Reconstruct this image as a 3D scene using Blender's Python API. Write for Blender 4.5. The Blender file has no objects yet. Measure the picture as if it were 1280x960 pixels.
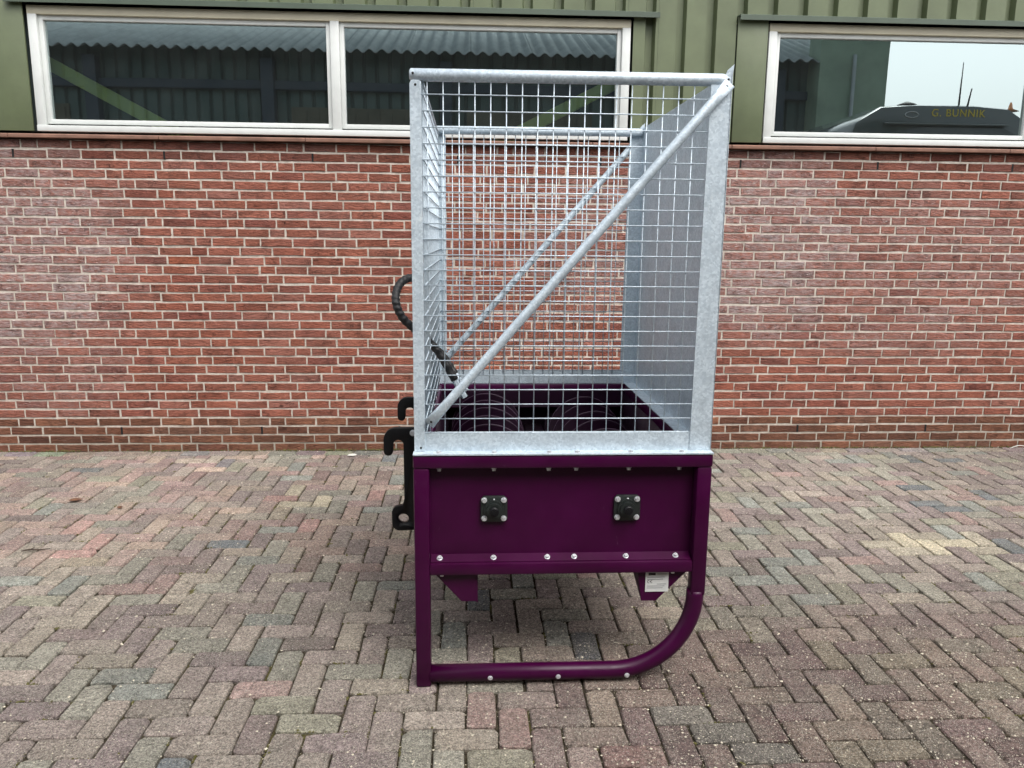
import bpy, bmesh, math, random
import numpy as np
from mathutils import Vector, Matrix
R = random.Random(7)
scene = bpy.context.scene
COL = scene.collection

# ------------------------------------------------------------------ camera
D = 5.645                     # brick face of the wall
CAM_H, F_PX, YAW, PITCH, ROLL = 1.55383, 977.114, 0.0542604, 0.183744, 0.00957106
def cam_axes():
    cy, sy, cp, sp = math.cos(YAW), math.sin(YAW), math.cos(PITCH), math.sin(PITCH)
    f = Vector((sy*cp, cy*cp, -sp)); r = Vector((cy, -sy, 0)); u = r.cross(f)
    cr, sr = math.cos(ROLL), math.sin(ROLL)
    return f, cr*r + sr*u, -sr*r + cr*u
CF, CR, CU = cam_axes()
cd = bpy.data.cameras.new('camera'); cam = bpy.data.objects.new('camera', cd); COL.objects.link(cam)
cam.matrix_world = Matrix(((CR.x, CU.x, -CF.x, 0), (CR.y, CU.y, -CF.y, 0), (CR.z, CU.z, -CF.z, CAM_H), (0, 0, 0, 1)))
cd.sensor_fit = 'HORIZONTAL'; cd.sensor_width = 36; cd.lens = 36*F_PX/1280
cd.clip_start = 0.05; cd.clip_end = 800
scene.camera = cam
def project(p):
    v = Vector(p) - Vector((0, 0, CAM_H)); z = v.dot(CF)
    if z < .1: return None
    return 640 + F_PX*v.dot(CR)/z, 480 - F_PX*v.dot(CU)/z, z

# ------------------------------------------------------------------ sky, sun, exposure
SUN_EL, SUN_AZ = math.radians(55), math.radians(150)    # azimuth clockwise from +Y
w = bpy.data.worlds.new('World'); scene.world = w; w.use_nodes = True
nt = w.node_tree; bg = nt.nodes['Background']
sky = nt.nodes.new('ShaderNodeTexSky'); sky.sky_type = 'NISHITA'; sky.sun_disc = False
sky.sun_elevation = SUN_EL; sky.sun_rotation = SUN_AZ; sky.dust_density = 4.0; sky.ozone_density = 1.0
hs = nt.nodes.new('ShaderNodeHueSaturation'); hs.inputs['Saturation'].default_value = 0.22   # cloud veil: white light
nt.links.new(sky.outputs[0], hs.inputs['Color']); nt.links.new(hs.outputs[0], bg.inputs['Color'])
bg.inputs['Strength'].default_value = 0.15
sd = bpy.data.lights.new('sun', 'SUN'); sun = bpy.data.objects.new('sun', sd); COL.objects.link(sun)
sd.energy = 0.6; sd.angle = math.radians(38); sd.color = (1, .96, .9)
sdir = Vector((math.sin(SUN_AZ)*math.cos(SUN_EL), math.cos(SUN_AZ)*math.cos(SUN_EL), math.sin(SUN_EL)))
sun.rotation_euler = sdir.to_track_quat('Z', 'Y').to_euler()
sun.location = (0, 0, 12)
vs = scene.view_settings; vs.view_transform = 'Standard'; vs.look = 'None'; vs.gamma = 1; vs.use_curve_mapping = False
vs.exposure = 1.2
scene.render.engine = 'CYCLES'

# ------------------------------------------------------------------ helpers
def lin(r, g, b):
    f = lambda c: ((c/255+.055)/1.055)**2.4 if c > 10 else c/255/12.92
    return (f(r), f(g), f(b))
class N:
    """little node-material builder"""
    def __init__(s, name):
        s.m = bpy.data.materials.new(name); s.m.use_nodes = True; s.t = s.m.node_tree
        s.b = s.t.nodes['Principled BSDF']
        g = s.t.nodes.new('ShaderNodeNewGeometry'); s.pos = g.outputs['Position']
    def n(s, typ, **kw):
        x = s.t.nodes.new(typ)
        for k, v in kw.items(): setattr(x, k, v)
        return x
    def l(s, a, b): s.t.links.new(a, b)
    def put(s, sock, v):
        if hasattr(v, 'is_linked') or hasattr(v, 'links'): s.l(v, sock)
        else: sock.default_value = v
    def noise(s, scale, detail=4, rough=.55, vec=None, stretch=None, dist=0):
        v = vec or s.pos
        if stretch:
            mp = s.n('ShaderNodeMapping'); mp.inputs['Scale'].default_value = stretch; s.l(v, mp.inputs[0]); v = mp.outputs[0]
        x = s.n('ShaderNodeTexNoise'); s.l(v, x.inputs['Vector']); x.inputs['Scale'].default_value = scale
        x.inputs['Detail'].default_value = detail; x.inputs['Roughness'].default_value = rough; x.inputs['Distortion'].default_value = dist
        return x.outputs['Fac']
    def voro(s, scale, feature='F1', out='Distance', rand=1):
        x = s.n('ShaderNodeTexVoronoi', feature=feature); s.l(s.pos, x.inputs['Vector']); x.inputs['Scale'].default_value = scale
        x.inputs['Randomness'].default_value = rand
        return x.outputs[out]
    def ramp(s, fac, stops):
        x = s.n('ShaderNodeValToRGB'); s.l(fac, x.inputs[0]); e = x.color_ramp.elements
        while len(e) < len(stops): e.new(.5)
        for el, (p, c) in zip(e, stops): el.position = p; el.color = (c if len(c) == 4 else (*c, 1)) if not isinstance(c, (int, float)) else (c, c, c, 1)
        return x.outputs[0]
    def mr(s, v, a, b, c, d):
        x = s.n('ShaderNodeMapRange'); s.l(v, x.inputs[0])
        for i, q in enumerate((a, b, c, d)): x.inputs[i+1].default_value = q
        return x.outputs[0]
    def math(s, op, a, b=0):
        x = s.n('ShaderNodeMath', operation=op); s.put(x.inputs[0], a); s.put(x.inputs[1], b); return x.outputs[0]
    def mix(s, fac, a, b, mode='MIX'):
        x = s.n('ShaderNodeMix', data_type='RGBA', blend_type=mode); s.put(x.inputs[0], fac)
        for q, v in ((6, a), (7, b)):
            if isinstance(v, tuple): x.inputs[q].default_value = v if len(v) == 4 else (*v, 1)
            else: s.l(v, x.inputs[q])
        return x.outputs[2]
    def bump(s, h, strength=.3, dist=.01, prev=None):
        x = s.n('ShaderNodeBump'); s.l(h, x.inputs['Height']); x.inputs['Strength'].default_value = strength; x.inputs['Distance'].default_value = dist
        if prev: s.l(prev, x.inputs['Normal'])
        return x.outputs[0]
    def tint(s):
        o = s.n('ShaderNodeObjectInfo'); a = s.n('ShaderNodeAttribute', attribute_name='tint')
        al = s.math('MULTIPLY', o.outputs['Alpha'], a.outputs['Alpha'])
        return s.mix(1., o.outputs['Color'], a.outputs['Color'], 'MULTIPLY'), al
    def done(s, col=None, rough=None, metal=None, nrm=None, spec=None, coat=None):
        B = s.b.inputs
        for k, v in (('Base Color', col), ('Roughness', rough), ('Metallic', metal), ('Normal', nrm), ('Specular IOR Level', spec), ('Coat Weight', coat)):
            if v is None: continue
            if isinstance(v, tuple): B[k].default_value = (*v, 1) if len(v) == 3 else v
            elif isinstance(v, (int, float)): B[k].default_value = v
            else: s.l(v, B[k])
        return s.m

class MB:
    """collects shapes; build() links them as ONE mesh object"""
    def __init__(s): s.bm = bmesh.new()
    def box(s, x0, x1, y0, y1, z0, z1, bev=0, seg=2, mat=None):
        b = bmesh.new(); bmesh.ops.create_cube(b, size=1)
        for v in b.verts: v.co = Vector(((x0+x1)/2+v.co.x*(x1-x0), (y0+y1)/2+v.co.y*(y1-y0), (z0+z1)/2+v.co.z*(z1-z0)))
        if bev: bmesh.ops.bevel(b, geom=b.edges[:], offset=bev, segments=seg, profile=.5, affect='EDGES')
        return s.add(b, mat)
    def add(s, b, mat=None):
        if mat is not None: b.transform(mat)
        me = bpy.data.meshes.new('tmp'); b.to_mesh(me); b.free(); s.bm.from_mesh(me); bpy.data.meshes.remove(me); return s
    def tube(s, pts, r, seg=12, closed_ends=True, rfun=None):
        pts = [Vector(p) for p in pts]; n = len(pts); rings = []
        t0 = (pts[1]-pts[0]).normalized(); up = Vector((0, 0, 1)) if abs(t0.z) < .9 else Vector((1, 0, 0))
        nrm = (up - up.dot(t0)*t0).normalized()
        for i, p in enumerate(pts):
            t = (pts[min(i+1, n-1)] - pts[max(i-1, 0)]).normalized()
            nrm = (nrm - nrm.dot(t)*t).normalized(); bn = t.cross(nrm)
            rr = []
            for k in range(seg):
                a = 2*math.pi*k/seg; q = r if rfun is None else rfun(i, a)
                rr.append(s.bm.verts.new(p + (nrm*math.cos(a)+bn*math.sin(a))*q))
            rings.append(rr)
        for a, b in zip(rings, rings[1:]):
            for k in range(seg):
                f = s.bm.faces.new((a[k], a[(k+1) % seg], b[(k+1) % seg], b[k])); f.smooth = True
        if closed_ends:
            s.bm.faces.new(rings[0][::-1]); s.bm.faces.new(rings[-1])
        return s
    def prism(s, poly, axis, a0, a1, bev=0):
        """poly: 2D points; axis 'x' -> (y,z), 'y' -> (x,z), 'z' -> (x,y)"""
        b = bmesh.new()
        P = {'x': lambda u, v, a: (a, u, v), 'y': lambda u, v, a: (u, a, v), 'z': lambda u, v, a: (u, v, a)}[axis]
        A = [b.verts.new(P(u, v, a0)) for u, v in poly]; B = [b.verts.new(P(u, v, a1)) for u, v in poly]
        b.faces.new(A); b.faces.new(B[::-1])
        for i in range(len(poly)):
            j = (i+1) % len(poly); b.faces.new((A[i], B[i], B[j], A[j]))
        bmesh.ops.recalc_face_normals(b, faces=b.faces[:])
        if bev: bmesh.ops.bevel(b, geom=[e for e in b.edges if e.calc_face_angle(0) > .6], offset=bev, segments=2, profile=.5, affect='EDGES')
        return s.add(b)
    def strip(s, poly, axis, a0, a1, thick=0):
        """open profile swept along an axis as a thin sheet"""
        P = {'x': lambda u, v, a: (a, u, v), 'y': lambda u, v, a: (u, a, v), 'z': lambda u, v, a: (u, v, a)}[axis]
        A = [s.bm.verts.new(P(u, v, a0)) for u, v in poly]; B = [s.bm.verts.new(P(u, v, a1)) for u, v in poly]
        for i in range(len(poly)-1): s.bm.faces.new((A[i], A[i+1], B[i+1], B[i]))
        return s
    def bolt(s, p, axis, r=.008, h=.006, hexa=True):
        """bolt head at p pointing along axis"""
        b = bmesh.new(); bmesh.ops.create_cone(b, cap_ends=True, segments=6 if hexa else 12, radius1=r, radius2=r*.82, depth=h)
        b2 = bmesh.new(); bmesh.ops.create_cone(b2, cap_ends=True, segments=12, radius1=r*1.25, radius2=r*1.2, depth=h*.3)
        b2.transform(Matrix.Translation((0, 0, -h*.5)))
        q = Vector(axis).to_track_quat('Z', 'Y').to_matrix().to_4x4(); m = Matrix.Translation(Vector(p)+Vector(axis)*h*.5) @ q
        s.add(b, m); s.add(b2, m); return s
    def build(s, name, mat, parent=None, smooth=None, recalc=False):
        if recalc: bmesh.ops.recalc_face_normals(s.bm, faces=s.bm.faces[:])
        me = bpy.data.meshes.new(name); s.bm.to_mesh(me); s.bm.free()
        if smooth is not None:
            me.polygons.foreach_set('use_smooth', [True]*len(me.polygons))
            if smooth: me.set_sharp_from_angle(angle=math.radians(smooth))
        return link(name, me, mat, parent)
def link(name, me, mat, parent=None):
    o = bpy.data.objects.new(name, me); COL.objects.link(o)
    if mat and not me.materials: me.materials.append(mat)
    if parent: o.parent = parent
    return o
def tag(o, label=None, cat=None, group=None, kind=None):
    if label: o['label'] = label
    if cat: o['category'] = cat
    if group: o['group'] = group
    if kind: o['kind'] = kind
    return o
def empty(name, loc, label, cat):
    o = bpy.data.objects.new(name, None); COL.objects.link(o); o.location = loc; o.empty_display_size = .2
    return tag(o, label, cat)
def world_children(root):
    """parts were built in world coordinates: keep them there although the root sits at its base"""
    inv = Matrix.Translation(root.location).inverted()
    for c in root.children: c.matrix_parent_inverse = inv

# ------------------------------------------------------------------ materials
def mat_brick():
    s = N('brick'); t, e = s.tint()
    n1 = s.noise(9, 5, .6); c = s.mix(1., t, s.ramp(n1, [(.28, .82), (.7, 1.16)]), 'MULTIPLY')
    n2 = s.noise(55, 4, .6, stretch=(1, 1, 2.4)); c = s.mix(1., c, s.ramp(n2, [(.3, .8), (.7, 1.15)]), 'MULTIPLY')
    w = s.math('MULTIPLY', e, s.mr(s.noise(26, 5, .65, stretch=(1, 1, 1.8)), .30, .62, .15, 1.0))
    c = s.mix(w, c, (.40, .325, .315))
    wh = s.math('MULTIPLY', s.mr(e, .12, .5, .12, 1.), s.mr(s.noise(42, 5, .7, stretch=(.6, 1, 1.8), dist=.8), .60, .70, 0, .8)); c = s.mix(wh, c, (.68, .64, .60))
    def ridge(sc, st, di, wd, m0, m1):
        q = s.math('ABSOLUTE', s.math('SUBTRACT', s.noise(sc, 3, .5, stretch=st, dist=di), .5)); return s.math('MULTIPLY', s.mr(q, 0, wd, 1, 0), s.mr(s.noise(8, 3), m0, m1, 0, 1))
    k1 = ridge(9, (1, 1, 3.4), 1.4, .016, .50, .62); k2 = ridge(14, (.8, 1, 2.6), 2.0, .014, .54, .64)
    dk = s.math('MAXIMUM', k1, k2); c = s.mix(s.math('MULTIPLY', dk, .72), c, (.06, .03, .026))
    crease = s.math('SUBTRACT', s.noise(20, 5, .6, stretch=(.8, 1, 3.2), dist=1.6), s.math('MULTIPLY', dk, .35))
    b = s.bump(crease, 1.0, .026); b = s.bump(s.noise(240, 3, .6), .35, .003, b)
    return s.done(c, .93, nrm=b, spec=.25)
def mat_mortar():
    s = N('mortar'); n = s.noise(30, 5, .6); c = s.ramp(n, [(.3, lin(162, 153, 142)), (.7, lin(205, 196, 185))])
    z = s.n('ShaderNodeSeparateXYZ'); s.l(s.pos, z.inputs[0])
    low = s.math('MULTIPLY', s.mr(z.outputs[2], .03, .22, .8, 0), s.noise(4, 3))
    c = s.mix(low, c, lin(98, 92, 70))
    return s.done(c, .95, nrm=s.bump(s.noise(180, 4, .7), .6, .004), spec=.2)
def mat_paver():
    s = N('paver'); t, e = s.tint()
    c = s.mix(1., t, s.ramp(s.noise(13, 6, .65), [(.28, .70), (.72, 1.24)]), 'MULTIPLY')
    gr = s.mr(s.noise(3.1, 6, .7), .46, .72, 0, .50); c = s.mix(gr, c, lin(128, 124, 112))          # lichen-grey film across stones
    c = s.mix(1., c, s.ramp(s.noise(160, 5, .8), [(.36, .36), (.64, 1.66)]), 'MULTIPLY')
    c = s.mix(1., c, s.ramp(s.noise(70, 5, .75), [(.36, .58), (.65, 1.46)]), 'MULTIPLY')
    sp = s.voro(230); c = s.mix(s.math('MULTIPLY', s.mr(sp, .20, .32, 1, 0), s.mr(s.noise(9, 4), .36, .62, .15, .95)), c, lin(198, 192, 178))
    sp2 = s.voro(95); c = s.mix(s.mr(sp2, .14, .20, .9, 0), c, lin(214, 208, 194))
    dk = s.mr(s.voro(95), .05, .2, .65, 0); c = s.mix(dk, c, lin(58, 50, 45))
    b = s.bump(s.noise(26, 5, .65), .8, .016); b = s.bump(s.noise(150, 5, .75), 1.0, .007, b)
    return s.done(c, s.ramp(s.noise(11), [(.3, .74), (.7, .92)]), nrm=b, spec=.3)
def mat_joint():
    s = N('joint_sand'); n = s.noise(5, 4, .6); c = s.ramp(s.noise(60, 4, .7), [(.3, lin(30, 26, 20)), (.72, lin(84, 76, 62))])
    m = s.mr(n, .56, .68, 0, .55); c = s.mix(m, c, lin(92, 88, 42))
    c = s.mix(s.mr(s.voro(150), .08, .16, .8, 0), c, lin(170, 160, 140))
    return s.done(c, .97, nrm=s.bump(s.noise(160, 4, .7), .8, .006), spec=.15)
def mat_plain(name, col, rough=.6, metal=0, var=.12, scale=12, bump=0, bscale=80, spec=.5, coat=None):
    s = N(name); n = s.noise(scale, 5, .6)
    c = s.mix(1., (*col, 1), s.ramp(n, [(.3, 1-var), (.7, 1+var)]), 'MULTIPLY')
    r = s.mr(s.noise(scale*2.3, 4), .3, .7, max(0, rough-.07), min(1, rough+.07))
    return s.done(c, r, metal, s.bump(s.noise(bscale, 4, .6), bump, .004) if bump else None, spec, coat)
def mat_galv():
    s = N('galvanised_steel')
    sp = s.n('ShaderNodeTexVoronoi', feature='F1'); s.l(s.pos, sp.inputs['Vector']); sp.inputs['Scale'].default_value = 150
    g = s.n('ShaderNodeSeparateColor'); s.l(sp.outputs['Color'], g.inputs[0])
    c = s.ramp(g.outputs[0], [(0, lin(178, 192, 202)), (1, lin(208, 220, 228))])
    c = s.mix(s.mr(s.noise(16, 6, .65), .46, .72, 0, .55), c, lin(160, 172, 181))
    c = s.mix(s.mr(s.noise(45, 5, .7, stretch=(1, 1, .35)), .62, .72, 0, .5), c, lin(222, 228, 230))
    r = s.mr(s.noise(30, 4), .3, .7, .38, .58)
    return s.done(c, r, .3, s.bump(s.noise(120, 3), .12, .002), .5)
def mat_purple():
    s = N('purple_paint'); c = s.ramp(s.noise(6, 4), [(.3, lin(49, 0, 39)), (.7, lin(60, 2, 50))])
    c = s.mix(s.mr(s.noise(34, 6, .7, stretch=(1, 1, .25)), .675, .73, 0, .4), c, lin(112, 80, 104))
    return s.done(c, s.mr(s.noise(25, 4), .3, .7, .3, .44), 0, s.bump(s.noise(260, 2), .06, .002), .27)
def mat_glass():
    m = bpy.data.materials.new('window_glass'); m.use_nodes = True; t = m.node_tree; t.nodes.clear()
    o = t.nodes.new('ShaderNodeOutputMaterial'); mx = t.nodes.new('ShaderNodeMixShader'); tr = t.nodes.new('ShaderNodeBsdfTransparent'); gl = t.nodes.new('ShaderNodeBsdfGlossy')
    tr.inputs[0].default_value = (.80, .88, .86, 1); gl.inputs['Roughness'].default_value = .0; gl.inputs['Color'].default_value = (.86, 1., 1., 1)
    fr = t.nodes.new('ShaderNodeFresnel'); fr.inputs['IOR'].default_value = 1.5
    a = t.nodes.new('ShaderNodeMath'); a.operation = 'ADD'; a.inputs[1].default_value = .33; t.links.new(fr.outputs[0], a.inputs[0]); a.use_clamp = True
    g = t.nodes.new('ShaderNodeNewGeometry'); nz = t.nodes.new('ShaderNodeTexNoise'); nz.inputs['Scale'].default_value = 1.6; nz.inputs['Detail'].default_value = 1
    bp = t.nodes.new('ShaderNodeBump'); bp.inputs['Strength'].default_value = .035; bp.inputs['Distance'].default_value = .01
    t.links.new(g.outputs['Position'], nz.inputs['Vector']); t.links.new(nz.outputs[0], bp.inputs['Height']); t.links.new(bp.outputs[0], gl.inputs['Normal'])
    df = t.nodes.new('ShaderNodeBsdfDiffuse'); df.inputs[0].default_value = (.55, .6, .58, 1); m2 = t.nodes.new('ShaderNodeMixShader'); 
    nd = t.nodes.new('ShaderNodeTexNoise'); nd.inputs['Scale'].default_value = 7; nd.inputs['Detail'].default_value = 6; t.links.new(g.outputs['Position'], nd.inputs['Vector'])
    md = t.nodes.new('ShaderNodeMapRange'); t.links.new(nd.outputs[0], md.inputs[0])
    for i, v in enumerate((.3, .8, .010, .022)): md.inputs[i+1].default_value = v
    t.links.new(a.outputs[0], mx.inputs[0]); t.links.new(tr.outputs[0], mx.inputs[1]); t.links.new(gl.outputs[0], mx.inputs[2])
    t.links.new(md.outputs[0], m2.inputs[0]); t.links.new(mx.outputs[0], m2.inputs[1]); t.links.new(df.outputs[0], m2.inputs[2]); t.links.new(m2.outputs[0], o.inputs[0])
    return m
M = dict(brick=mat_brick(), mortar=mat_mortar(), paver=mat_paver(), joint=mat_joint(), galv=mat_galv(), purple=mat_purple(), glass=mat_glass(),
    inner=mat_plain('dark_purple', lin(26, 3, 24), .5, var=.3, scale=10, spec=.25),  # darker purple tone for the hopper inside and far end panel
    sill=mat_plain('clay_sill', lin(126, 94, 80), .85, var=.25, scale=9, bump=.4),
    black_slot=mat_plain('open_joint', (.006, .006, .006), .9),
    green=mat_plain('green_cladding', lin(91, 100, 73), .5, var=.16, scale=3, bump=.05),
    green_dark=mat_plain('green_flashing', lin(68, 80, 67), .5, var=.12, scale=5),
    white=mat_plain('white_paint', lin(200, 203, 200), .45, var=.06, scale=8, bump=.05),
    head=mat_plain('weathered_white_paint', lin(196, 190, 168), .55, var=.08, scale=5),
    room=mat_plain('interior_wall', lin(52, 62, 62), .9, var=.06, scale=1.2),
    brace=mat_plain('green_steel_brace', lin(176, 200, 122), .6, var=.12, scale=5),
    black=mat_plain('black_paint', (.006, .006, .007), .45, var=.2, scale=20, spec=.25),
    bearing=mat_plain('bearing_casting', (.013, .017, .016), .45, var=.25, scale=40, bump=.2),
    zinc=mat_plain('zinc_bolt', lin(214, 217, 220), .32, .6, var=.15, scale=60),
    rubber=mat_plain('hose_rubber', (.012, .012, .013), .5, var=.25, scale=50, bump=.2, bscale=200),
    plate=mat_plain('label_plate', lin(206, 208, 206), .4, var=.05, scale=60),
    ink=mat_plain('label_ink', (.02, .012, .015), .6),
    grey_ink=mat_plain('label_grey_ink', lin(140, 140, 142), .6),
    grit=mat_plain('pale_grit', lin(205, 196, 176), .8, var=.3, scale=40),
    moss=mat_plain('joint_moss', lin(92, 88, 48), .95, var=.4, scale=25, bump=.6),
    twig=mat_plain('twig_bark', lin(62, 50, 42), .9, var=.3, scale=60),
    leaf=mat_plain('dry_leaf', lin(98, 66, 47), .85, var=.3, scale=60),
    paper=mat_plain('pale_scrap', lin(214, 212, 204), .8, var=.1, scale=50),
    asphalt=mat_plain('yard_ground', (.055, .052, .048), .95, var=.3, scale=3, bump=.5),
    roof=mat_plain('fibre_cement', lin(150, 160, 162), .8, var=.16, scale=3, bump=.2),
    barn=mat_plain('barn_wall', lin(78, 98, 96), .8, var=.06, scale=2),
    barn_pier=mat_plain('corner_pier_cladding', lin(140, 160, 142), .7, var=.15, scale=3),
    barn_door=mat_plain('barn_door_boards', lin(92, 92, 80), .8, var=.2, scale=3),
    barn_steel=mat_plain('barn_steel', lin(44, 60, 74), .6, var=.1),
    truck=mat_plain('lorry_paint', (.085, .11, .115), .14, var=.05, spec=.6, coat=.6),
    truck_glass=mat_plain('lorry_glass', (.02, .035, .035), .05, var=.03, spec=.8),
    tyre=mat_plain('tyre', (.018, .018, .018), .85, var=.2, scale=30, bump=.4),
    chrome=mat_plain('bright_metal', (.6, .62, .64), .18, .9, var=.04),
    yellow=mat_plain('yellow_lettering', lin(236, 214, 60), .5, var=.04),
    lens=mat_plain('lamp_lens', lin(190, 196, 200), .12, var=.04, spec=.7),
    amber=mat_plain('amber_lens', lin(190, 110, 20), .2, var=.05),
)

# ------------------------------------------------------------------ brick and paver pieces
def ring_piece(outline, depth, bev, jit, dome=0):
    """front face at y=0 facing -y; verts: front ring, bevel ring, back ring. returns verts, faces"""
    n = len(outline); cx = sum(p[0] for p in outline)/n; cz = sum(p[1] for p in outline)/n
    V = []; F = []
    for x, z in outline:
        dx, dz = (bev if x < cx else -bev), (bev if z < cz else -bev)
        V.append((x+dx+R.uniform(-jit, jit), R.uniform(-dome, dome), z+dz+R.uniform(-jit, jit)))
    for x, z in outline: V.append((x, bev*R.uniform(.7, 1.5), z))
    for x, z in outline: V.append((x, depth, z))
    F.append(tuple(range(n)))
    for i in range(n):
        j = (i+1) % n
        F.append((i, i+n, j+n, j)); F.append((i+n, i+2*n, j+2*n, j+n))
    return V, F
def brick_shape(L, H):
    a, b, j = L/2, H/2, .0013
    u = lambda: R.uniform(-j, j)
    w = lambda: R.uniform(-.001, .0042)
    pts = [(-a+u(), -b+w()*.7), (-a*R.uniform(.3, .45), -b+w()), (a*R.uniform(.25, .5), -b+w()), (a+u(), -b+u()), (a+u(), R.uniform(-.3, .3)*b),
           (a+u(), b+u()), (a*R.uniform(.25, .5), b+u()), (-a*R.uniform(.2, .5), b+u()), (-a+u(), b+u()), (-a+u(), R.uniform(-.3, .3)*b)]
    return ring_piece(pts, .03, .0022, .0007, .0009)
def paver_shape(L, W):
    a, b = L/2, W/2; c = lambda: R.choice((R.uniform(.004, .012), R.uniform(.006, .024))); j = lambda: R.uniform(-.0026, .0026)
    pts = []
    for sx, sy in ((-1, -1), (1, -1), (1, 1), (-1, 1)):
        k1, k2 = c(), c()
        p, q = (sx*(a-k1)+j(), sy*b+j()), (sx*a+j(), sy*(b-k2)+j())
        pts += [q, p] if sx*sy > 0 else [p, q]
    pts = pts[:2] + [(R.uniform(-.3, .3)*a, -b+j())] + pts[2:]
    pts = pts[:7] + [(R.uniform(-.3, .3)*a, b+j())] + pts[7:]
    V, F = ring_piece(pts, .05, .0048, .0016, .0014)
    # turn the face up: (x, y, z) -> (x, z, -y)
    return [(x, z, -y) for x, y, z in V], F
def as_mesh(name, VF, mat):
    me = bpy.data.meshes.new(name); me.from_pydata(VF[0], [], VF[1])
    b = bmesh.new(); b.from_mesh(me); bmesh.ops.recalc_face_normals(b, faces=b.faces[:]); b.to_mesh(me); b.free()
    at = me.color_attributes.new('tint', 'FLOAT_COLOR', 'POINT'); at.data.foreach_set('color', [1.0]*(4*len(me.vertices)))
    me.materials.append(mat); return me
def merged(name, items, mat, parent):
    """items: (mesh, matrix, rgba) -> one mesh object"""
    V = []; F = []; C = []; cache = {}
    for me, mx, col in items:
        if me.name not in cache:
            co = np.empty(len(me.vertices)*3); me.vertices.foreach_get('co', co)
            cache[me.name] = (co.reshape(-1, 3), [tuple(p.vertices) for p in me.polygons])
        co, fs = cache[me.name]; m = np.array(mx)
        base = len(V); V.extend((co @ m[:3, :3].T + m[:3, 3]).tolist())
        F.extend(tuple(i+base for i in f) for f in fs); C.extend(list(col)*len(co))
    me = bpy.data.meshes.new(name); me.from_pydata(V, [], F)
    at = me.color_attributes.new('tint', 'FLOAT_COLOR', 'POINT'); at.data.foreach_set('color', C)
    o = link(name, me, mat, parent); o['kind'] = 'stuff'; return o
def place_pieces(name, stuffname, pieces, mat, parent, visible, limit=295):
    """the pieces that show largest become objects, the others one merged part"""
    sc = []
    for i, (me, mx, col) in enumerate(pieces):
        q = project(mx.translation)
        sc.append((-1 if q is None or not visible(*q[:2]) else 1/q[2]**2 * (me['area']) * (abs(CAM_H-mx.translation.z)/q[2] if name == 'paver' else 1), i))
    top = set(i for s, i in sorted(sc, reverse=True)[:limit] if s > 0)
    for i in sorted(top):
        me, mx, col = pieces[i]; o = bpy.data.objects.new(name, me); COL.objects.link(o); o.parent = parent; o.matrix_world = mx
        o.color = col
    merged(stuffname, [p for i, p in enumerate(pieces) if i not in top], mat, parent)

# ------------------------------------------------------------------ ground and paving
g = MB(); g.box(-250, 250, -250, 250, -.6, -.075); tag(g.build('ground', M['asphalt']), kind='structure')
PX0, PX1, PY0, PY1 = -6.2, 8.6, -1.75, D+.0
pv = MB(); pv.box(PX0, PX1, PY0, PY1-.002, -.074, -.0135); paving = tag(pv.build('paving', M['joint']), kind='structure')
W1 = .1028
pvar = [as_mesh('paver', paver_shape(2*W1-.0068, W1-.0068), M['paver']) for k in range(14)]
for me in pvar: me['area'] = 1.0
PTINT = [((127, 116, 110), 32), ((134, 124, 115), 30), ((121, 109, 106), 26), ((129, 126, 115), 24), ((140, 131, 119), 16), ((114, 102, 98), 14), ((122, 124, 117), 10), ((137, 117, 111), 9), ((94, 98, 100), 4), ((131, 128, 113), 10)]
ptab = [c for c, n in PTINT for _ in range(n)]
def lowfreq(x, y): return math.sin(1.7*x+.6*y+1.0)*math.sin(.9*y-1.1*x+.4)
pieces = []
dx0, dy0 = -.013, .02
ni0, ni1 = int(PX0/W1)-2, int(PX1/W1)+2; nj0, nj1 = int(PY0/W1)-2, int(PY1/W1)+2
BORDER = D - W1 - .004
for j in range(nj0, nj1):
    for i in range(ni0, ni1):
        k = (i + j) % 4                    # staircase runs down to the right
        if k == 0: cx, cy, rot = (i+1)*W1, (j+.5)*W1, 0
        elif k == 2: cx, cy, rot = (i+.5)*W1, (j+1)*W1, math.pi/2
        else: continue
        cx += dx0; cy += dy0
        hx, hy = (W1, W1/2) if rot == 0 else (W1/2, W1)
        if cx-hx < PX0 or cx+hx > PX1 or cy-hy < PY0 or cy-hy > BORDER-.01: continue
        c = list(ptab[R.randrange(len(ptab))])
        if cy > 3.6 and cx < .2 and R.random() < .45: c = [c[0]+10, c[1]+2, c[2]+1]     # redder stones by the wall
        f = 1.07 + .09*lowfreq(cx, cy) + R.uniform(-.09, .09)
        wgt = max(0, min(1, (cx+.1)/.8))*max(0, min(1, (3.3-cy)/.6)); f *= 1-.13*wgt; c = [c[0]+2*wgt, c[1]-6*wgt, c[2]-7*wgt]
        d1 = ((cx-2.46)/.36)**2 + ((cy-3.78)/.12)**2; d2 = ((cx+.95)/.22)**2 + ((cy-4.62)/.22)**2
        if d1 < 1.2 or (d2 < 1 and R.random() < .4): c = [166, 157, 136] if d1 < .55 or d2 < 1 else [150, 142, 126]   # paler, yellower stones in two patches
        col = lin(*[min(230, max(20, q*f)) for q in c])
        sag = .006*math.sin(.9*cx+2)*math.sin(1.1*cy) - .002
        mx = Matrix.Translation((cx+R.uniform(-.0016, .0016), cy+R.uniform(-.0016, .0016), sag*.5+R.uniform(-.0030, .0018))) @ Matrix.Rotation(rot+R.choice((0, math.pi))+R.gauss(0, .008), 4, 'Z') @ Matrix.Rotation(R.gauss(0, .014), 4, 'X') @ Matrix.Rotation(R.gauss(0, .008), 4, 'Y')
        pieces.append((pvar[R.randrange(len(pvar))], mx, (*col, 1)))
x = PX0
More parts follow.
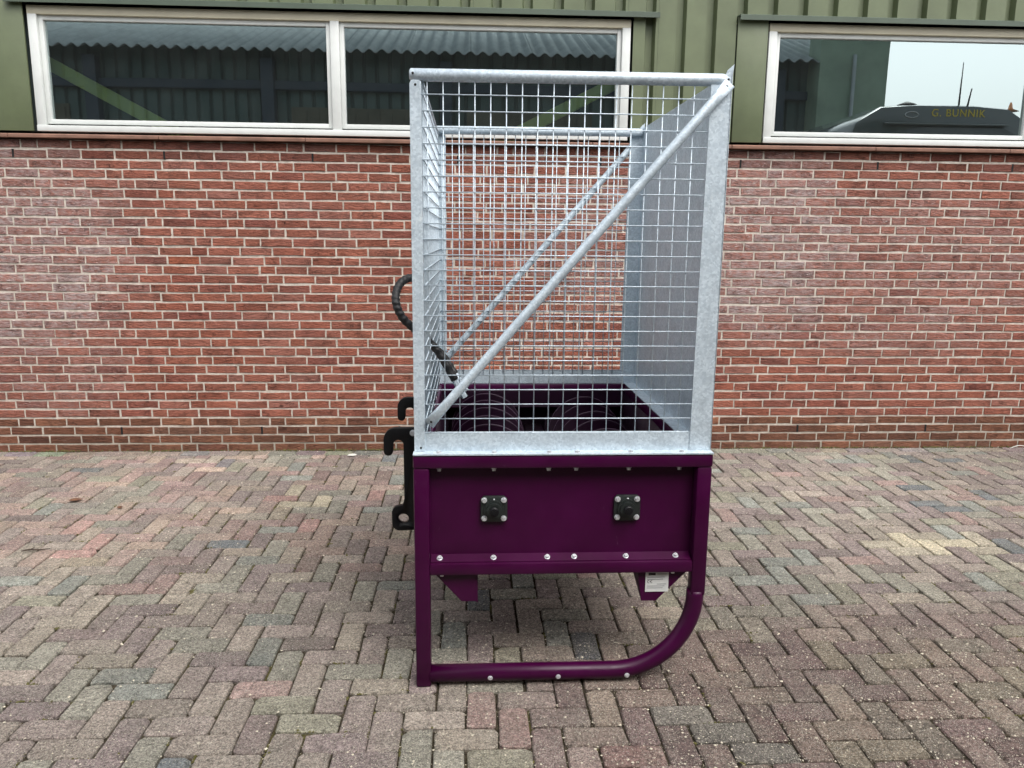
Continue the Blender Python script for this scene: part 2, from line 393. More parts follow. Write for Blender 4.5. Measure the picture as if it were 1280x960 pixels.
while x < PX1-2*W1:
    col = lin(*[q*R.uniform(.95, 1.08) for q in ptab[R.randrange(len(ptab))]])
    pieces.append((pvar[R.randrange(len(pvar))], Matrix.Translation((x+W1, D-W1/2-.003, .0055+R.uniform(-.002, .002))) @ Matrix.Rotation(R.gauss(0, .006), 4, 'Z') @ Matrix.Rotation(R.gauss(0, .012), 4, 'X'), (*col, 1)))
    x += 2*W1
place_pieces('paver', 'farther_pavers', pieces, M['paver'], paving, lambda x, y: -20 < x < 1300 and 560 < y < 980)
# pale grit and moss lying on and between the stones
def octa(p, r, fl=.6):
    V = [(p[0]+r*R.uniform(.6, 1.2), p[1], p[2]), (p[0]-r*R.uniform(.6, 1.2), p[1], p[2]), (p[0], p[1]+r*R.uniform(.6, 1.2), p[2]), (p[0], p[1]-r*R.uniform(.6, 1.2), p[2]), (p[0]+r*.1, p[1], p[2]+r*fl), (p[0], p[1], p[2]-r*fl)]
    return V, [(0, 2, 4), (2, 1, 4), (1, 3, 4), (3, 0, 4), (2, 0, 5), (1, 2, 5), (3, 1, 5), (0, 3, 5)]
V = []; F = []
for k in range(24000):
    x, y = R.uniform(-1.6, 2.9), 1.95 + 1.6*R.random()**1.6
    if R.random() > .25 + .5*max(0, min(1, (x+.6)/.8)) + .4*lowfreq(x*2.3+1, y*3.1): continue
    v, f = octa((x, y, .0022), min(.0045, .0012*R.paretovariate(3.0)), R.uniform(.5, .9)); b = len(V); V += v; F += [tuple(i+b for i in q) for q in f[:4]]
for k in range(30000):
    if k % 5 < 2:                       # lodged in the joints
        p = pieces[R.randrange(len(pieces))][1]
        if not (-3.6 < p.translation.x < 4.6 and 1.9 < p.translation.y < D): continue
        q = p @ (Vector((R.uniform(-1, 1)*W1, R.choice((-.5, .5))*W1+R.gauss(0, .002), 0)) if R.random() < .65 else Vector((R.choice((-1, 1))*W1+R.gauss(0, .002), R.uniform(-.5, .5)*W1, 0)))
        x, y, zz = q.x, q.y, R.uniform(-.004, .001)
    elif k % 25 == 4: x, y, zz = R.uniform(-3.6, 4.6), D-abs(R.gauss(0, .03))-.004, .008
    else: x, y, zz = R.uniform(-3.6, 4.6), R.uniform(1.9, D-.05), .0025
    dens = .3 + .7*max(0, lowfreq(x*1.3+2, y*1.4)) + (.55 if y < 3.0 and x > -.4 else 0)
    if R.random() > dens: continue
    v, f = octa((x, y, zz), min(.0062, .0015*R.paretovariate(2.3)), R.uniform(.4, .8)); b = len(V); V += v; F += [tuple(i+b for i in q) for q in f[:4]]
me = bpy.data.meshes.new('grit'); me.from_pydata(V, [], F); tag(link('grit', me, M['grit']), 'pale grit and crumbs scattered over the block paving', 'grit', kind='stuff')
V = []; F = []
for k in range(4200):
    p = pieces[R.randrange(len(pieces))][1]; q = p.translation
    if not (-3.5 < q.x < 4.5 and 1.9 < q.y < D): continue
    if lowfreq(q.x*2.1-1, q.y*2.3+2) < -.05 and R.random() < .85: continue
    side = R.choice((-1, 1)); u = R.uniform(-1, 1)
    base = p @ Vector((u*W1*.98, side*W1*.5, -.003)) if R.random() < .6 else p @ Vector((side*W1, u*W1*.5, -.003))
    d = (p.to_3x3() @ Vector((1, 0, 0)))
    for m in range(R.randint(3, 9)):
        c = base + d*R.gauss(0, .016) + Vector((R.gauss(0, .002), R.gauss(0, .002), R.uniform(-.002, .002)))
        v, f = octa(c, R.uniform(.0025, .0065), R.uniform(.5, 1.0)); b = len(V); V += v; F += [tuple(i+b for i in q2) for q2 in f]
for k in range(380):
    x = R.uniform(-3.6, 4.6)
    if lowfreq(x*3, 2.0) < -.2 and R.random() < .7: continue
    for m in range(R.randint(2, 7)):
        v, f = octa((x+R.gauss(0, .02), D-.004-abs(R.gauss(0, .008)), .007+R.uniform(0, .008)), R.uniform(.003, .008), R.uniform(.5, 1.2)); b = len(V); V += v; F += [tuple(i+b for i in q2) for q2 in f]
me = bpy.data.meshes.new('moss'); me.from_pydata(V, [], F); tag(link('moss', me, M['moss']), 'yellow green moss growing in the paving joints', 'moss', kind='stuff')

# ------------------------------------------------------------------ workshop building: brick wall
bld = empty('workshop_building', (.5, D, 0), 'long red brick workshop with green steel cladding and white framed windows', 'building')
WX0, WX1 = -6.1, 8.5; C1 = .0644; NC = 34; TOPZ = 33.9*C1
wl = MB(); wl.box(WX0, WX1, D+.0050, D+.22, -.3, TOPZ); wall = wl.build('wall', M['mortar'], bld)
HB = C1-.0126; STR, HDR = .2222, .1111
svar = [as_mesh('brick', brick_shape(STR-.0120, HB), M['brick']) for k in range(12)]; hvar = [as_mesh('half_brick', brick_shape(HDR-.0120, HB), M['brick']) for k in range(8)]
for m_ in svar: m_['area'] = 1.
for m_ in hvar: m_['area'] = .5
BT = [((152, 92, 75), 34), ((148, 89, 72), 30), ((156, 96, 78), 22), ((142, 84, 70), 16), ((150, 97, 83), 12), ((136, 80, 68), 6), ((158, 102, 87), 5), ((164, 94, 70), 1)]
btab = [c for c, n in BT for _ in range(n)]
bp = []; vents = []; prev = []
for r in range(NC):
    z = (r+.5)*C1 - .002; best = None
    fixed = {32: -3.084, 2: -2.521}.get(r)
    for tr in range(40):
        x = (fixed - 4*.99999 - R.choice((0, 0)) if fixed is not None else WX0 - R.uniform(0, .9)); x0 = x
        joints = []; seq = []
        while x < WX1:
            cell = [STR]*4 + [HDR]; h = R.randrange(5); cell[4], cell[h] = cell[h], cell[4]
            for q in cell: seq.append((x, q)); x += q; joints.append(x)
        bad = sum(1 for a in joints if prev and min(abs(a-b) for b in prev) < .032)
        if best is None or bad < best[0]: best = (bad, seq, joints)
    _, seq, prev = best
    if fixed is not None:
        k = 0
        for (a, q) in seq:
            if abs(((a-fixed+.5) % .99999)-.5) < .012 and WX0 < a < WX1: vents.append((a, z))
    for a, q in seq:
        cx = a+q/2
        if cx-q/2 < WX0-.001 or cx+q/2 > WX1+.001: continue
        c = list(btab[R.randrange(len(btab))]); f = R.uniform(.90, 1.02)
        e = 0.0
        for (bx, bz, rx, rz, amp) in ((-3.25, 1.42, 1.0, .85, 1.0), (-3.0, 1.0, .7, .9, .4), (2.15, 1.50, .75, .75, .95), (3.2, 1.30, 1.3, .7, .45), (1.05, 1.55, .7, .6, .5), (-5.0, 1.2, .8, .7, .6), (5.6, 1.4, .8, .6, .6)):
            dd = ((cx-bx)/rx)**2 + ((z-bz)/rz)**2; e = max(e, amp*max(0, min(1, 1.45-1.25*dd)))
        e *= R.uniform(.45, 1.1); e = max(e, .10*R.random())
        if r < 4: 
            g_ = R.uniform(.72, .95) if r in (1, 2) else R.uniform(.82, .98); c = [c[0]*g_*.95, c[1]*g_*1.04, c[2]*g_*.98]; e = .03
        if r >= 32: f *= .86  # shade below the sill painted into the top two courses
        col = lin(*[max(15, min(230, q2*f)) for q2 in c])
        me = (svar if q > .15 else hvar); me = me[R.randrange(len(me))]
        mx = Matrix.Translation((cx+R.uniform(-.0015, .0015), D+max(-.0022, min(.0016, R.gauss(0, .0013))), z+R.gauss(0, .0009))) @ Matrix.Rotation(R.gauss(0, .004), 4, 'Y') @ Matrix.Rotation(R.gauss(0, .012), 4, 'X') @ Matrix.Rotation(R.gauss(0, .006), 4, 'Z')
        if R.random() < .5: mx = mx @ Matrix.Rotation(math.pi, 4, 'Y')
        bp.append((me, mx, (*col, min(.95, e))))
place_pieces('brick', 'other_bricks', bp, M['brick'], wall, lambda x, y: 0 < x < 1280 and 170 < y < 570 and not (478 < x < 925))
for a, z in vents:
    v = MB(); v.box(a-.0065, a+.0065, D-.0005, D+.03, z-.027, z+.027); v.build('weep_hole', M['black_slot'], bld)
# clay sill in lengths
x = WX0
while x < WX1-.1:
    L = min(R.uniform(.95, 1.05), WX1-x); s_ = MB()
    s_.prism([(D-.046, 2.190), (D-.048, 2.211), (D-.040, 2.216), (D+.10, 2.232), (D+.10, 2.190)], 'x', x+.002, x+L-.002, .003)
    s_.build('sill', M['sill'], bld); x += L

# green trapezoid cladding
PIT = .2105
def profile(x0, x1):
    pts = []; k0 = math.floor((x0-1.44)/PIT)-1; k = k0; yc, yv = D-.012, D+.034
    raw = []
    while True:
        c = 1.44 + k*PIT
        if c-.06 > x1: break
        raw += [(c-.036, yc), (c-.024, yv), (c+.022, yv), (c+.036, yc)]; k += 1
    def yat(x):
        for (a, ya), (b, yb) in zip(raw, raw[1:]):
            if a <= x <= b: return ya+(yb-ya)*(x-a)/(b-a)
        return yc
    return [(x0, yat(x0))] + [q for q in raw if x0 < q[0] < x1] + [(x1, yat(x1))]
def cladding(x0, x1, z0, z1):
    m = MB(); m.strip(profile(x0, x1), 'z', z0, z1); o = m.build('cladding_panel', M['green'], bld)
    md = o.modifiers.new('sheet', 'SOLIDIFY'); md.thickness = .0012; md.offset = 0
    return o
ZF = 3.075
x = 1.2855 - 36*PIT
while x < 1.28: cladding(x, min(x+5*PIT, 1.2855)-.0015, ZF, 4.7); x += 5*PIT
cladding(1.2855, 1.833, 2.236, 4.7)
x = 1.8345
while x < 8.4: cladding(x, min(x+5*PIT, 8.45)-.0015, ZF, 4.7); x += 5*PIT
cladding(1.112, 1.284, 2.236, ZF-.012)
for x0, x1 in ((-6.1, -3.36), ): 
    x = x0
    while x < x1-.05: cladding(x, min(x+5*PIT, x1)-.0015, 2.236, ZF-.012); x += 5*PIT
def plate(nm, x0, x1, y0, y1, z0, z1, mat, bev=.002): m = MB(); m.box(x0, x1, y0, y1, z0, z1, bev); return m.build(nm, mat, bld, 40)
plate('corner_trim', -3.36, -2.925, D-.016, D+.0, 2.236, ZF-.012, M['green'])
plate('corner_trim', 1.8345, 2.048, D-.018, D+.0, 2.236, ZF-.012, M['green'])
for x0, x1 in ((-3.02, 1.283), (1.836, 6.3)):
    m = MB(); m.prism([(D+.05, 3.077), (D-.05, 3.071), (D-.056, 3.066), (D-.056, 3.034), (D-.050, 3.034), (D-.048, 3.060), (D+.05, 3.066)], 'x', x0, x1); m.build('flashing', M['green_dark'], bld)
plate('corner_trim', 6.02, 8.45, D-.014, D+.002, 2.236, ZF-.012, M['green'])
plate('roof_fascia', -6.3, 8.7, D-.30, D+.02, 4.70, 4.95, M['green_dark'], .006)

def window(x0, x1, mull, brk=None):
    zb, zt = 2.236, 3.030; y0, y1 = D-.004, D+.07
    f = MB()
    f.box(x0, x0+.058, y0+.0012, y1, zb, zt-.052, .004); f.box(x1-.058, x1, y0+.0012, y1, zb, zt-.052, .004)
    f.box(x0, x1, y0-.006, y1, zb, zb+.040, .004)
    for c in mull: f.box(c-.030, c+.030, y0+.0024, y1-.001, zb+.038, zt-.05, .004)
    fr = f.build('window', M['white'], bld, 40)
    h = MB(); h.box(x0, x1, y0+.0005, y1, zt-.054, zt, .004); h.build('window_head', M['head'], fr, 40)
    edges = [x0+.058] + [q for c in mull for q in (c-.030, c+.030)] + [x1-.058]
    for a, b in zip(edges[::2], edges[1::2]):
        za, zc = zb+.0520, zt-.0545; t = .030
        m = MB(); yb0, yb1 = y0+.024, y0+.062
        m.box(a+.0005, a+t, yb0, yb1, za, zc, .003); m.box(b-t, b-.0005, yb0, yb1, za, zc, .003)
        m.box(a+t-.002, b-t+.002, yb0+.0015, yb1, za, za+t, .003); m.box(a+t-.002, b-t+.002, yb0+.0015, yb1, zc-t, zc, .003)
        m.build('glazing_bead', M['white'], fr, 40)
        gp = MB(); gp.bm.faces.new([gp.bm.verts.new(q) for q in ((a+.01, yb1-.012, za+.01), (b-.01, yb1-.012, za+.01), (b-.01, yb1-.012, zc-.01), (a+.01, yb1-.012, zc-.01))])
        gp.build('pane', M['glass'], fr)
    return fr
window(-2.905, 1.098, [-.910]); window(2.062, 6.0, [4.035])
# the room behind the glass
rm = MB()
rm.box(WX0, WX1, D+3.6, D+3.7, 0, 4.7); rm.box(WX0, WX1, D+.22, D+3.6, -.02, .04); rm.box(WX0, WX1, D+.24, D+3.6, 4.5, 4.6)
rm.box(WX0, WX0+.1, D+.22, D+3.6, .04, 4.5); rm.box(WX1-.1, WX1, D+.22, D+3.6, .04, 4.5)
rm.build('interior_wall', M['room'], bld)
bk = MB(); bk.box(WX0, -2.93, D+.05, D+.2, 2.24, 3.03); bk.box(1.13, 2.03, D+.05, D+.2, 2.24, 3.03); bk.box(6.03, WX1, D+.05, D+.2, 2.24, 3.03); bk.box(WX0, WX1, D+.05, D+.2, 3.08, 4.69); bk.build('lining', M['room'], bld)
def brace(a, b, wd=.085, y=D+.17):
    a, b = Vector(a), Vector(b); d = (b-a).normalized(); n = Vector((-d.y, d.x))*wd/2
    m = MB(); m.prism([tuple(a+n), tuple(b+n), tuple(b-n), tuple(a-n)], 'y', y, y+.05, .004); m.build('brace', M['brace'], bld)
brace((-3.25, 2.90), (-1.55, 1.99)); brace((-.35, 1.95), (1.9, 3.09)); 
world_children(bld)
for o in bld.children:
    pass

# ------------------------------------------------------------------ machine
YN, YF = 2.516, 3.86
mc = empty('auger_feeder', (.315, (YN+YF)/2, 0), 'dark purple steel feeder box on curved skids carrying a galvanised wire mesh cage', 'feeder box')
P_, G_ = M['purple'], M['galv']
XL, XR = -.191, .823
def one_bolt(p, ax, rad, h, parent):
    q = MB(); q.bolt(p, ax, rad, h); return q.build('bolt', M['zinc'], parent, 40)
def end_frame(y, d):
    """d=+1: the end that faces the camera; -1: far end"""
    Y = lambda t: y + d*t
    def bx(m, x0, x1, t0, t1, z0, z1, bev=.006): a, b = sorted((Y(t0), Y(t1))); m.box(x0, x1, a, b, z0, z1, bev)
    m = MB(); bx(m, XL, XR, 0, .052, .797, .843, .008); m.build('top_bar', P_, mc, 40)
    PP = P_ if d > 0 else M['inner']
    m = MB(); bx(m, XL+.001, XL+.054, .0012, .051, 0.0, .798, .008); m.build('post', P_, mc, 40)
    m = MB(); bx(m, XR-.053, XR-.0012, .0012, .051, .33, .798, .008); m.build('post', P_, mc, 40)
    m = MB(); bx(m, XL+.052, XR-.051, .0022, .050, .417, .460, .007); m.build('lower_bar', P_, mc, 40)
    m = MB(); a, b = Y(.050), Y(.054); m.box(XL+.05, XR-.05, min(a, b), max(a, b), .44, .81, .001)
    m.prism([(Y(.050), .477), (Y(.012), .4635), (Y(.012), .4600), (Y(.052), .470)], 'x', XL+.056, XR-.056)
    m.prism([(Y(.051), .789), (Y(.018), .7945), (Y(.018), .7985), (Y(.051), .797)], 'x', XL+.056, XR-.056)
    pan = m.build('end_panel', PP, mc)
    for x in (-.105, .080, .266, .360, .541, .716):
        one_bolt((x, Y(.028), .4705), (0, -d*.45, .88), .0085, .008, pan); one_bolt((x, Y(.034), .790), (0, -d*.2, -1), .008, .010, pan)
    # curved skid tube
    pts = [(XL+.05, Y(.028), .040), (.30, Y(.028), .040)]; rr = .285; cx, cz = XR-.030-rr, .040+rr
    for k in range(0, 15): a = -math.pi/2 + k/14*math.pi/2; pts.append((cx+rr*math.cos(a), Y(.028), cz+rr*math.sin(a)))
    pts.append((XR-.030, Y(.028), .345))
    m = MB(); m.tube(pts, .0305, 18); sk = m.build('skid', P_, mc)
    for x in (.07, .31, .555): one_bolt((x, Y(-.0018), .034), (0, -d, 0), .0075, .006, sk)
    # gussets under the lower bar
    for poly, xs in (([(XL+.052, .430), (-.030, .309), (.021, .309), (.021, .430)], .021), ([(.584, .430), (.602, .301), (.655, .301), (.772, .422), (.772, .430)], .572)):
        m = MB(); a, b = sorted((Y(.030), Y(.036))); m.prism(poly, 'y', a, b, .0012)
        x2 = .602 if xs > .3 else .021; s0 = .584 if xs > .3 else .021
        tri = [m.bm.verts.new(q) for q in ((s0, Y(.036), .420), (x2, Y(.036), .303), (s0-.006, Y(.16), .420))]
        tri2 = [m.bm.verts.new((v.co.x+.005, v.co.y, v.co.z)) for v in tri]
        m.bm.faces.new(tri); m.bm.faces.new(tri2[::-1])
        for i in range(3): m.bm.faces.new((tri[i], tri2[i], tri2[(i+1) % 3], tri[(i+1) % 3]))
        gs = m.build('gusset', P_, mc, recalc=True)
        b3 = MB(); b3.bolt((-.098 if xs < .3 else .708, Y(.024), .419), (0, 0, -1), .008, .012); b3.build('bolt', M['zinc'], gs, 40)
        if xs > .3 and d > 0:
            lp = MB(); lp.box(.614, .696, Y(.0275), Y(.0295), .336, .4105, .0005); lab = lp.build('label_plate', M['plate'], gs); lab['label'] = 'small white maker plate on the gusset'
            t = MB(); t.box(.624, .649, Y(.0262), Y(.0274), .3985, .4065); t.build('print', M['ink'], gs)
            t = MB()
            for k, zz in enumerate((.403, .391, .383, .365, .358, .351)): t.box(.655 if k < 1 else .62+.035*(k in (3,)), .688-.006*(k % 3), Y(.0264), Y(.0274), zz-.0009, zz+.0009)
            t.build('print', M['grey_ink'], gs)
            # CE mark
            t = MB()
            for cx_ in (.622, .633):
                t.tube([(cx_+.004+.0048*math.cos(a), Y(.0270), .3745+.0048*math.sin(a)) for a in [math.radians(q) for q in range(75, 290, 15)]], .0008, 4)
            t.box(.6290, .6345, Y(.0263), Y(.0272), .3738, .3752); t.build('print', M['ink'], gs)
    # flange bearings
    for x in (.081, .541):
        zc = .6425; bm_ = MB(); a, b = sorted((Y(.050), Y(.036))); bm_.prism([(x+sx*q, zc+sz*w_) for sx, sz, q, w_ in ((-1, -1, .036, .046), (1, -1, .036, .046), (1, -1, .046, .036), (1, 1, .046, .036), (1, 1, .036, .046), (-1, 1, .036, .046), (-1, 1, .046, .036), (-1, -1, .046, .036))], 'y', a, b, .003)
        for r_, t0, t1 in ((.034, .040, .026), (.026, .030, .016)):
            bm_.tube([(x, Y(t0), zc), (x, Y(t1), zc)], r_, 24)
        br_ = bm_.build('bearing', M['bearing'], mc, 40)
        sh = MB(); sh.tube([(x, Y(.05), zc), (x, Y(.006), zc), (x, Y(.003), zc)], .016, 18, True, lambda i, a: (.016, .016, .013)[i]); sh.tube([(x, Y(.010), zc), (x, Y(.001), zc)], .008, 6); sh.build('shaft', M['black'], br_, 40)
        gn = MB(); gn.tube([(x, Y(.038), zc+.034), (x, Y(.026), zc+.039)], .0028, 8); gn.build('grease_nipple', M['zinc'], br_)
        for sx in (-1, 1):
            for sz in (-1, 1):
                q = MB(); q.bolt((x+sx*.0335, Y(.036), zc+sz*.0325), (0, -d, 0), .0085, .009); q.build('bolt', M['zinc'], br_, 40)
end_frame(YN, 1); end_frame(YF, -1)
# hopper
ya, yb = YN+.0525, YF-.0525
for x0, x1 in ((XL+.0012, XL+.052), (XR-.053, XR-.0012)):
    m = MB(); m.box(x0, x1, ya-.002, yb+.002, .7975, .8425, .008); m.build('top_bar', P_, mc, 40)
for x0, x1 in ((XL+.010, XL+.014), (XR-.014, XR-.010)):
    m = MB(); m.box(x0, x1, ya, yb, .435, .80, .0008); m.build('side_panel', P_, mc)
m = MB(); m.box(XL+.012, XR-.012, ya, yb, .428, .4335, .001); m.build('floor_panel', P_, mc)
prof = [(XL+.052, .800), (-.105, .660)]
for c in (.081, .541):
    for k in range(0, 13): a = math.pi + k/12*math.pi; prof.append((c+.188*math.cos(a), .6425+.188*math.sin(a)))
prof += [(.735, .660), (XR-.053, .800)]
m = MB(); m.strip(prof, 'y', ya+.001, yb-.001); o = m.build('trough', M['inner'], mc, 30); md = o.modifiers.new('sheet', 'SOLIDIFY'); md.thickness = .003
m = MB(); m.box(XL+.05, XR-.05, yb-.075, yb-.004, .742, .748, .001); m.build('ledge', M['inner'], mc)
def auger(x, hand):
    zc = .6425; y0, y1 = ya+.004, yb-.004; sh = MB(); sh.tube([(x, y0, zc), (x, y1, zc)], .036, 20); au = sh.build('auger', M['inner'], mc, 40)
    f = MB(); n = 150; prev = None; pitch = .16
    for i in range(n+1):
        y = y0+.02+(y1-y0-.04)*i/n; a = hand*2*math.pi*(y-y0)/pitch
        ca, sa = math.cos(a), math.sin(a)
        cur = [f.bm.verts.new((x+r*ca, y+dy, zc+r*sa)) for r, dy in ((.034, -.003), (.168, -.0025), (.170, 0), (.168, .0025), (.034, .003))]
        if prev:
            for q in range(4): f.bm.faces.new((prev[q], prev[q+1], cur[q+1], cur[q]))
        prev = cur
    fl = f.build('flight', M['inner'], au, 50, recalc=True)
    # thin lighter rim: the flight's edge highlight put into its colour
    e = MB(); e.tube([(x+.170*math.cos(hand*2*math.pi*(y-y0)/pitch), y, zc+.170*math.sin(hand*2*math.pi*(y-y0)/pitch)) for y in [y0+.02+(y1-y0-.04)*i/260 for i in range(261)]], 0.0011, 5)
    e.build('flight_edge_highlight', M['edge_highlight'], au)
M['edge_highlight'] = mat_plain('purple_edge_highlight', lin(84, 66, 84), .45, .2, var=.3, scale=20)
auger(.081, 1); auger(.541, -1)

# galvanised cage
CY0, CY1 = YN+.034, YF-.034
ZB, ZT = .845, 2.060
m = MB(); m.box(XR-.004, XR-.001, CY0, CY1, .8455, 2.075, .0006); m.box(.770, XR-.003, CY0+.003, CY1-.003, .8458, .8488)
sheet = m.build('side_sheet', G_, mc)
def cage_end(y, d):
    Y = lambda t: y + d*t
    def bx(m, x0, x1, t0, t1, z0, z1, bev=.0006): a, b = sorted((Y(t0), Y(t1))); m.box(x0, x1, a, b, z0, z1, bev)
    m = MB(); a, b = sorted((Y(0), Y(.003)))
    m.prism([(.747, .850), (XR-.001, .850), (XR+.001, 2.072), (XR+.004, 2.098), (XR-.016, 2.080), (XR-.030, 2.045), (.757, 2.045)], 'y', a, b); m.build('side_flange', G_, mc)
    m = MB(); bx(m, XL+.03, .80, .0032, .0062, .8462, .913); bx(m, XL+.0008, XR-.0008, -.036, .004, .8436, .8492); br = m.build('base_angle', G_, mc)
    for x in (-.105, .080, .266, .360, .541, .716): one_bolt((x, Y(-.018), .849), (0, 0, 1), .0095, .006, br)
    m = MB(); q0, q1 = sorted((Y(-.002), Y(.0015))); xo = XL+.004 if d > 0 else -.151      # the far angle turns its flange inwards
    m.prism([(xo, .850), (xo+.036, .850), (xo+.036, 2.022), (xo+.030, 2.032), (xo+.006, 2.032), (xo, 2.022)], 'y', q0, q1, .001)
    bx(m, -.1545, -.151, .0016, .040, .850, 2.03); ps = m.build('corner_post', G_, mc)
    t = MB(); t.tube([(XL+.022, Y(-.003), 2.018), (XL+.022, Y(-.0018), 2.018)], .004, 10); t.tube([(XL+.026, Y(-.003), .862), (XL+.026, Y(-.0018), .862)], .004, 10); t.build('bolt_hole', M['black_slot'], ps)
    def flat_ended(p, q, r, name):
        p, q = Vector(p), Vector(q); n = 24; pts = [p.lerp(q, i/n) for i in range(n+1)]; L = (q-p).length
        mm = MB(); tdir = (q-p).normalized()
        mm.tube(pts, r, 16); bmv = mm.bm
        for v in bmv.verts:      # pinch the ends flat
            s = (v.co-p).dot(tdir); e = min(s, L-s); k = 1 if e > .075 else max(.12, (e/.075)**1.2 if e > .03 else .12)
            if k < 1:
                c = p + tdir*s; off = v.co-c; off.y *= k
                off = Vector((off.x*(1+.30*(1-k)), off.y, off.z*(1+.30*(1-k)))); v.co = c+off
        return mm.build(name, G_, mc)
    rail = MB(); rail.tube([(XL+.0035, Y(.012), 2.049), (XL+.0085, Y(.012), 2.049), (.795, Y(.012), 2.052), (.815, Y(.012), 2.052)], .0195, 16, True, lambda i, a: (.013, .0195, .0195, .014)[i]); rl = rail.build('top_rail', G_, mc)
    t = MB(); 
    for x in (XL+.015, .808): t.tube([(x, Y(-.0085), 2.0505), (x, Y(-.006), 2.0505)], .0038, 10)
    t.build('bolt_hole', M['black_slot'], rl)
    dg = flat_ended((-.138, Y(-.014), .945), (.812, Y(-.014), 2.040), .0155, 'diagonal_tube')
    t = MB(); 
    for p in ((-.1295, .9548), (.801, 2.0273)): t.tube([(p[0], Y(-.0185), p[1]), (p[0], Y(-.015), p[1])], .0042, 10)
    t.build('bolt_hole', M['black_slot'], dg)
    m = MB(); bx(m, XL+.036, .752, .0048, .0072, .9125, .9155); pn = m.build('mesh_panel', G_, mc)
    for k in range(-1, 17):
        x = -.084 + .0494*k; t = MB(); t.tube([(x, Y(.0078), .893), (x, Y(.0078), 2.036)], .0019, 6); t.build('wire', G_, pn)
    for k in range(0, 23):
        z = .9115 + .0491*k; t = MB(); t.tube([(XL+.034, Y(.0046), z), (.756, Y(.0046), z)], .0019, 6); t.build('wire', G_, pn)
    if d > 0:
        pass
cage_end(CY0, 1); cage_end(CY1, -1)
# left side: mesh, top strip and the sheet that turns up the far corner
XS = -.150
m = MB()
poly = [(CY0+.042, .8462), (CY1-.004, .8462), (CY1-.004, 2.02), (CY1-.47, 2.02), (CY1-.47, 1.25)]
for k in range(1, 9): a = k/9*math.pi/2; poly.append((CY1-.47-.22*(1-math.cos(a)), 1.25-.22*math.sin(a)))
poly += [(CY0+.30, 1.03), (CY0+.042, 1.03)]
m.prism(poly, 'x', XS-.0075, XS-.0045); sp_ = m.build('side_sheet', G_, mc)
m = MB(); m.tube([(XS, CY0+.02, 2.030), (XS, CY1-.02, 2.030)], .006, 8); sd_ = m.build('mesh_panel', G_, mc)
for k in range(25):
    y = CY0+.045+.0494*k; t = MB(); t.tube([(XS, y, .86), (XS, y, 2.032)], .0016, 6); t.build('wire', G_, sd_)
for k in range(23):
    z = .9115+.0491*k; t = MB(); t.tube([(XS+.0035, CY0+.01, z), (XS+.0035, CY1-.01, z)], .0021, 6); t.build('wire', G_, sd_)
for k in range(7): one_bolt((XS-.0045, CY0+.12+.17*k, .868), (1, 0, 0), .008, .008, sp_)
# black hitch plates
def arc(cx, cz, r, a0, a1, n=10): return [(cx+r*math.cos(math.radians(a0+(a1-a0)*k/n)), cz+r*math.sin(math.radians(a0+(a1-a0)*k/n))) for k in range(n+1)]
def hitch(y):
    poly = [(XL+.006, .884), (XL+.006, .500)]
    poly += arc(-.258, .525, .028, 270, 180, 5) + arc(-.262, .566, .024, 180, 100, 5) + [(-.246, .594)] + [(-.240, .62), (-.240, .818)]
    poly += arc(-.2585, .8215, .0185, 0, 180, 10) + arc(-.2945, .7975, .0165, 0, -180, 10) + [(-.311, .840)] + arc(-.268, .840, .043, 180, 90, 8)
    m = MB(); m.prism(poly, 'y', y-.0125, y+.0125, .002); o = m.build('hitch_hook', M['black'], mc, 40)
    c = MB(); c.tube([(-.244, y-.05, .543), (-.244, y+.05, .543)], .0195, 20); cut = c.build('hole', M['black'], mc)
    bo = o.modifiers.new('hole', 'BOOLEAN'); bo.operation = 'DIFFERENCE'; bo.object = cut; bo.solver = 'EXACT'
    dg = bpy.context.evaluated_depsgraph_get(); me = bpy.data.meshes.new_from_object(o.evaluated_get(dg)); o.modifiers.clear(); o.data = me
    bpy.data.objects.remove(cut, do_unlink=True)
    b = MB(); b.bolt((-.205, y-.0125, .866), (0, -1, 0), .010, .010, False); b.build('bolt', M['zinc'], o, 40)
hitch(2.75); hitch(3.30)
# sleeved hydraulic hose looping out through the cage side
def spline(P, n=14):
    P = [Vector(p) for p in P]; P = [2*P[0]-P[1]] + P + [2*P[-1]-P[-2]]; out = []
    for i in range(1, len(P)-2):
        for k in range(n):
            t = k/n; a, b, c, d = P[i-1:i+3]
            out.append(.5*((2*b)+(c-a)*t+(2*a-5*b+4*c-d)*t*t+(3*b-a-3*c+d)*t**3))
    out.append(P[-2]); return out
hp = [(-.060, 2.985, 1.015), (-.118, 2.98, 1.118), (-.165, 2.96, 1.175), (-.205, 2.93, 1.215), (-.249, 2.90, 1.262), (-.272, 2.90, 1.315), (-.272, 2.93, 1.362), (-.250, 2.97, 1.396), (-.212, 3.03, 1.402), (-.200, 3.10, 1.36), (-.198, 3.14, 1.25), (-.175, 3.13, 1.16), (-.112, 3.10, 1.095), (-.060, 3.08, 1.020)]
P2 = spline(hp, 26)
m = MB(); m.tube(P2, .015, 14, True, lambda i, a: .0150 + .0011*math.sin(i*2*math.pi/9 + a)); hose = m.build('hose', M['rubber'], mc)
for p, q in ((P2[0], P2[3]), (P2[-1], P2[-4])):
    d = (p-q).normalized(); t = MB(); t.tube([p-d*.01, p+d*.03], .0125, 6); t.tube([p+d*.03, p+d*.055], .009, 12); t.tube([p+d*.055, p+d*.08], .012, 6); t.build('hose_fitting', M['galv'], hose, 40)
world_children(mc)

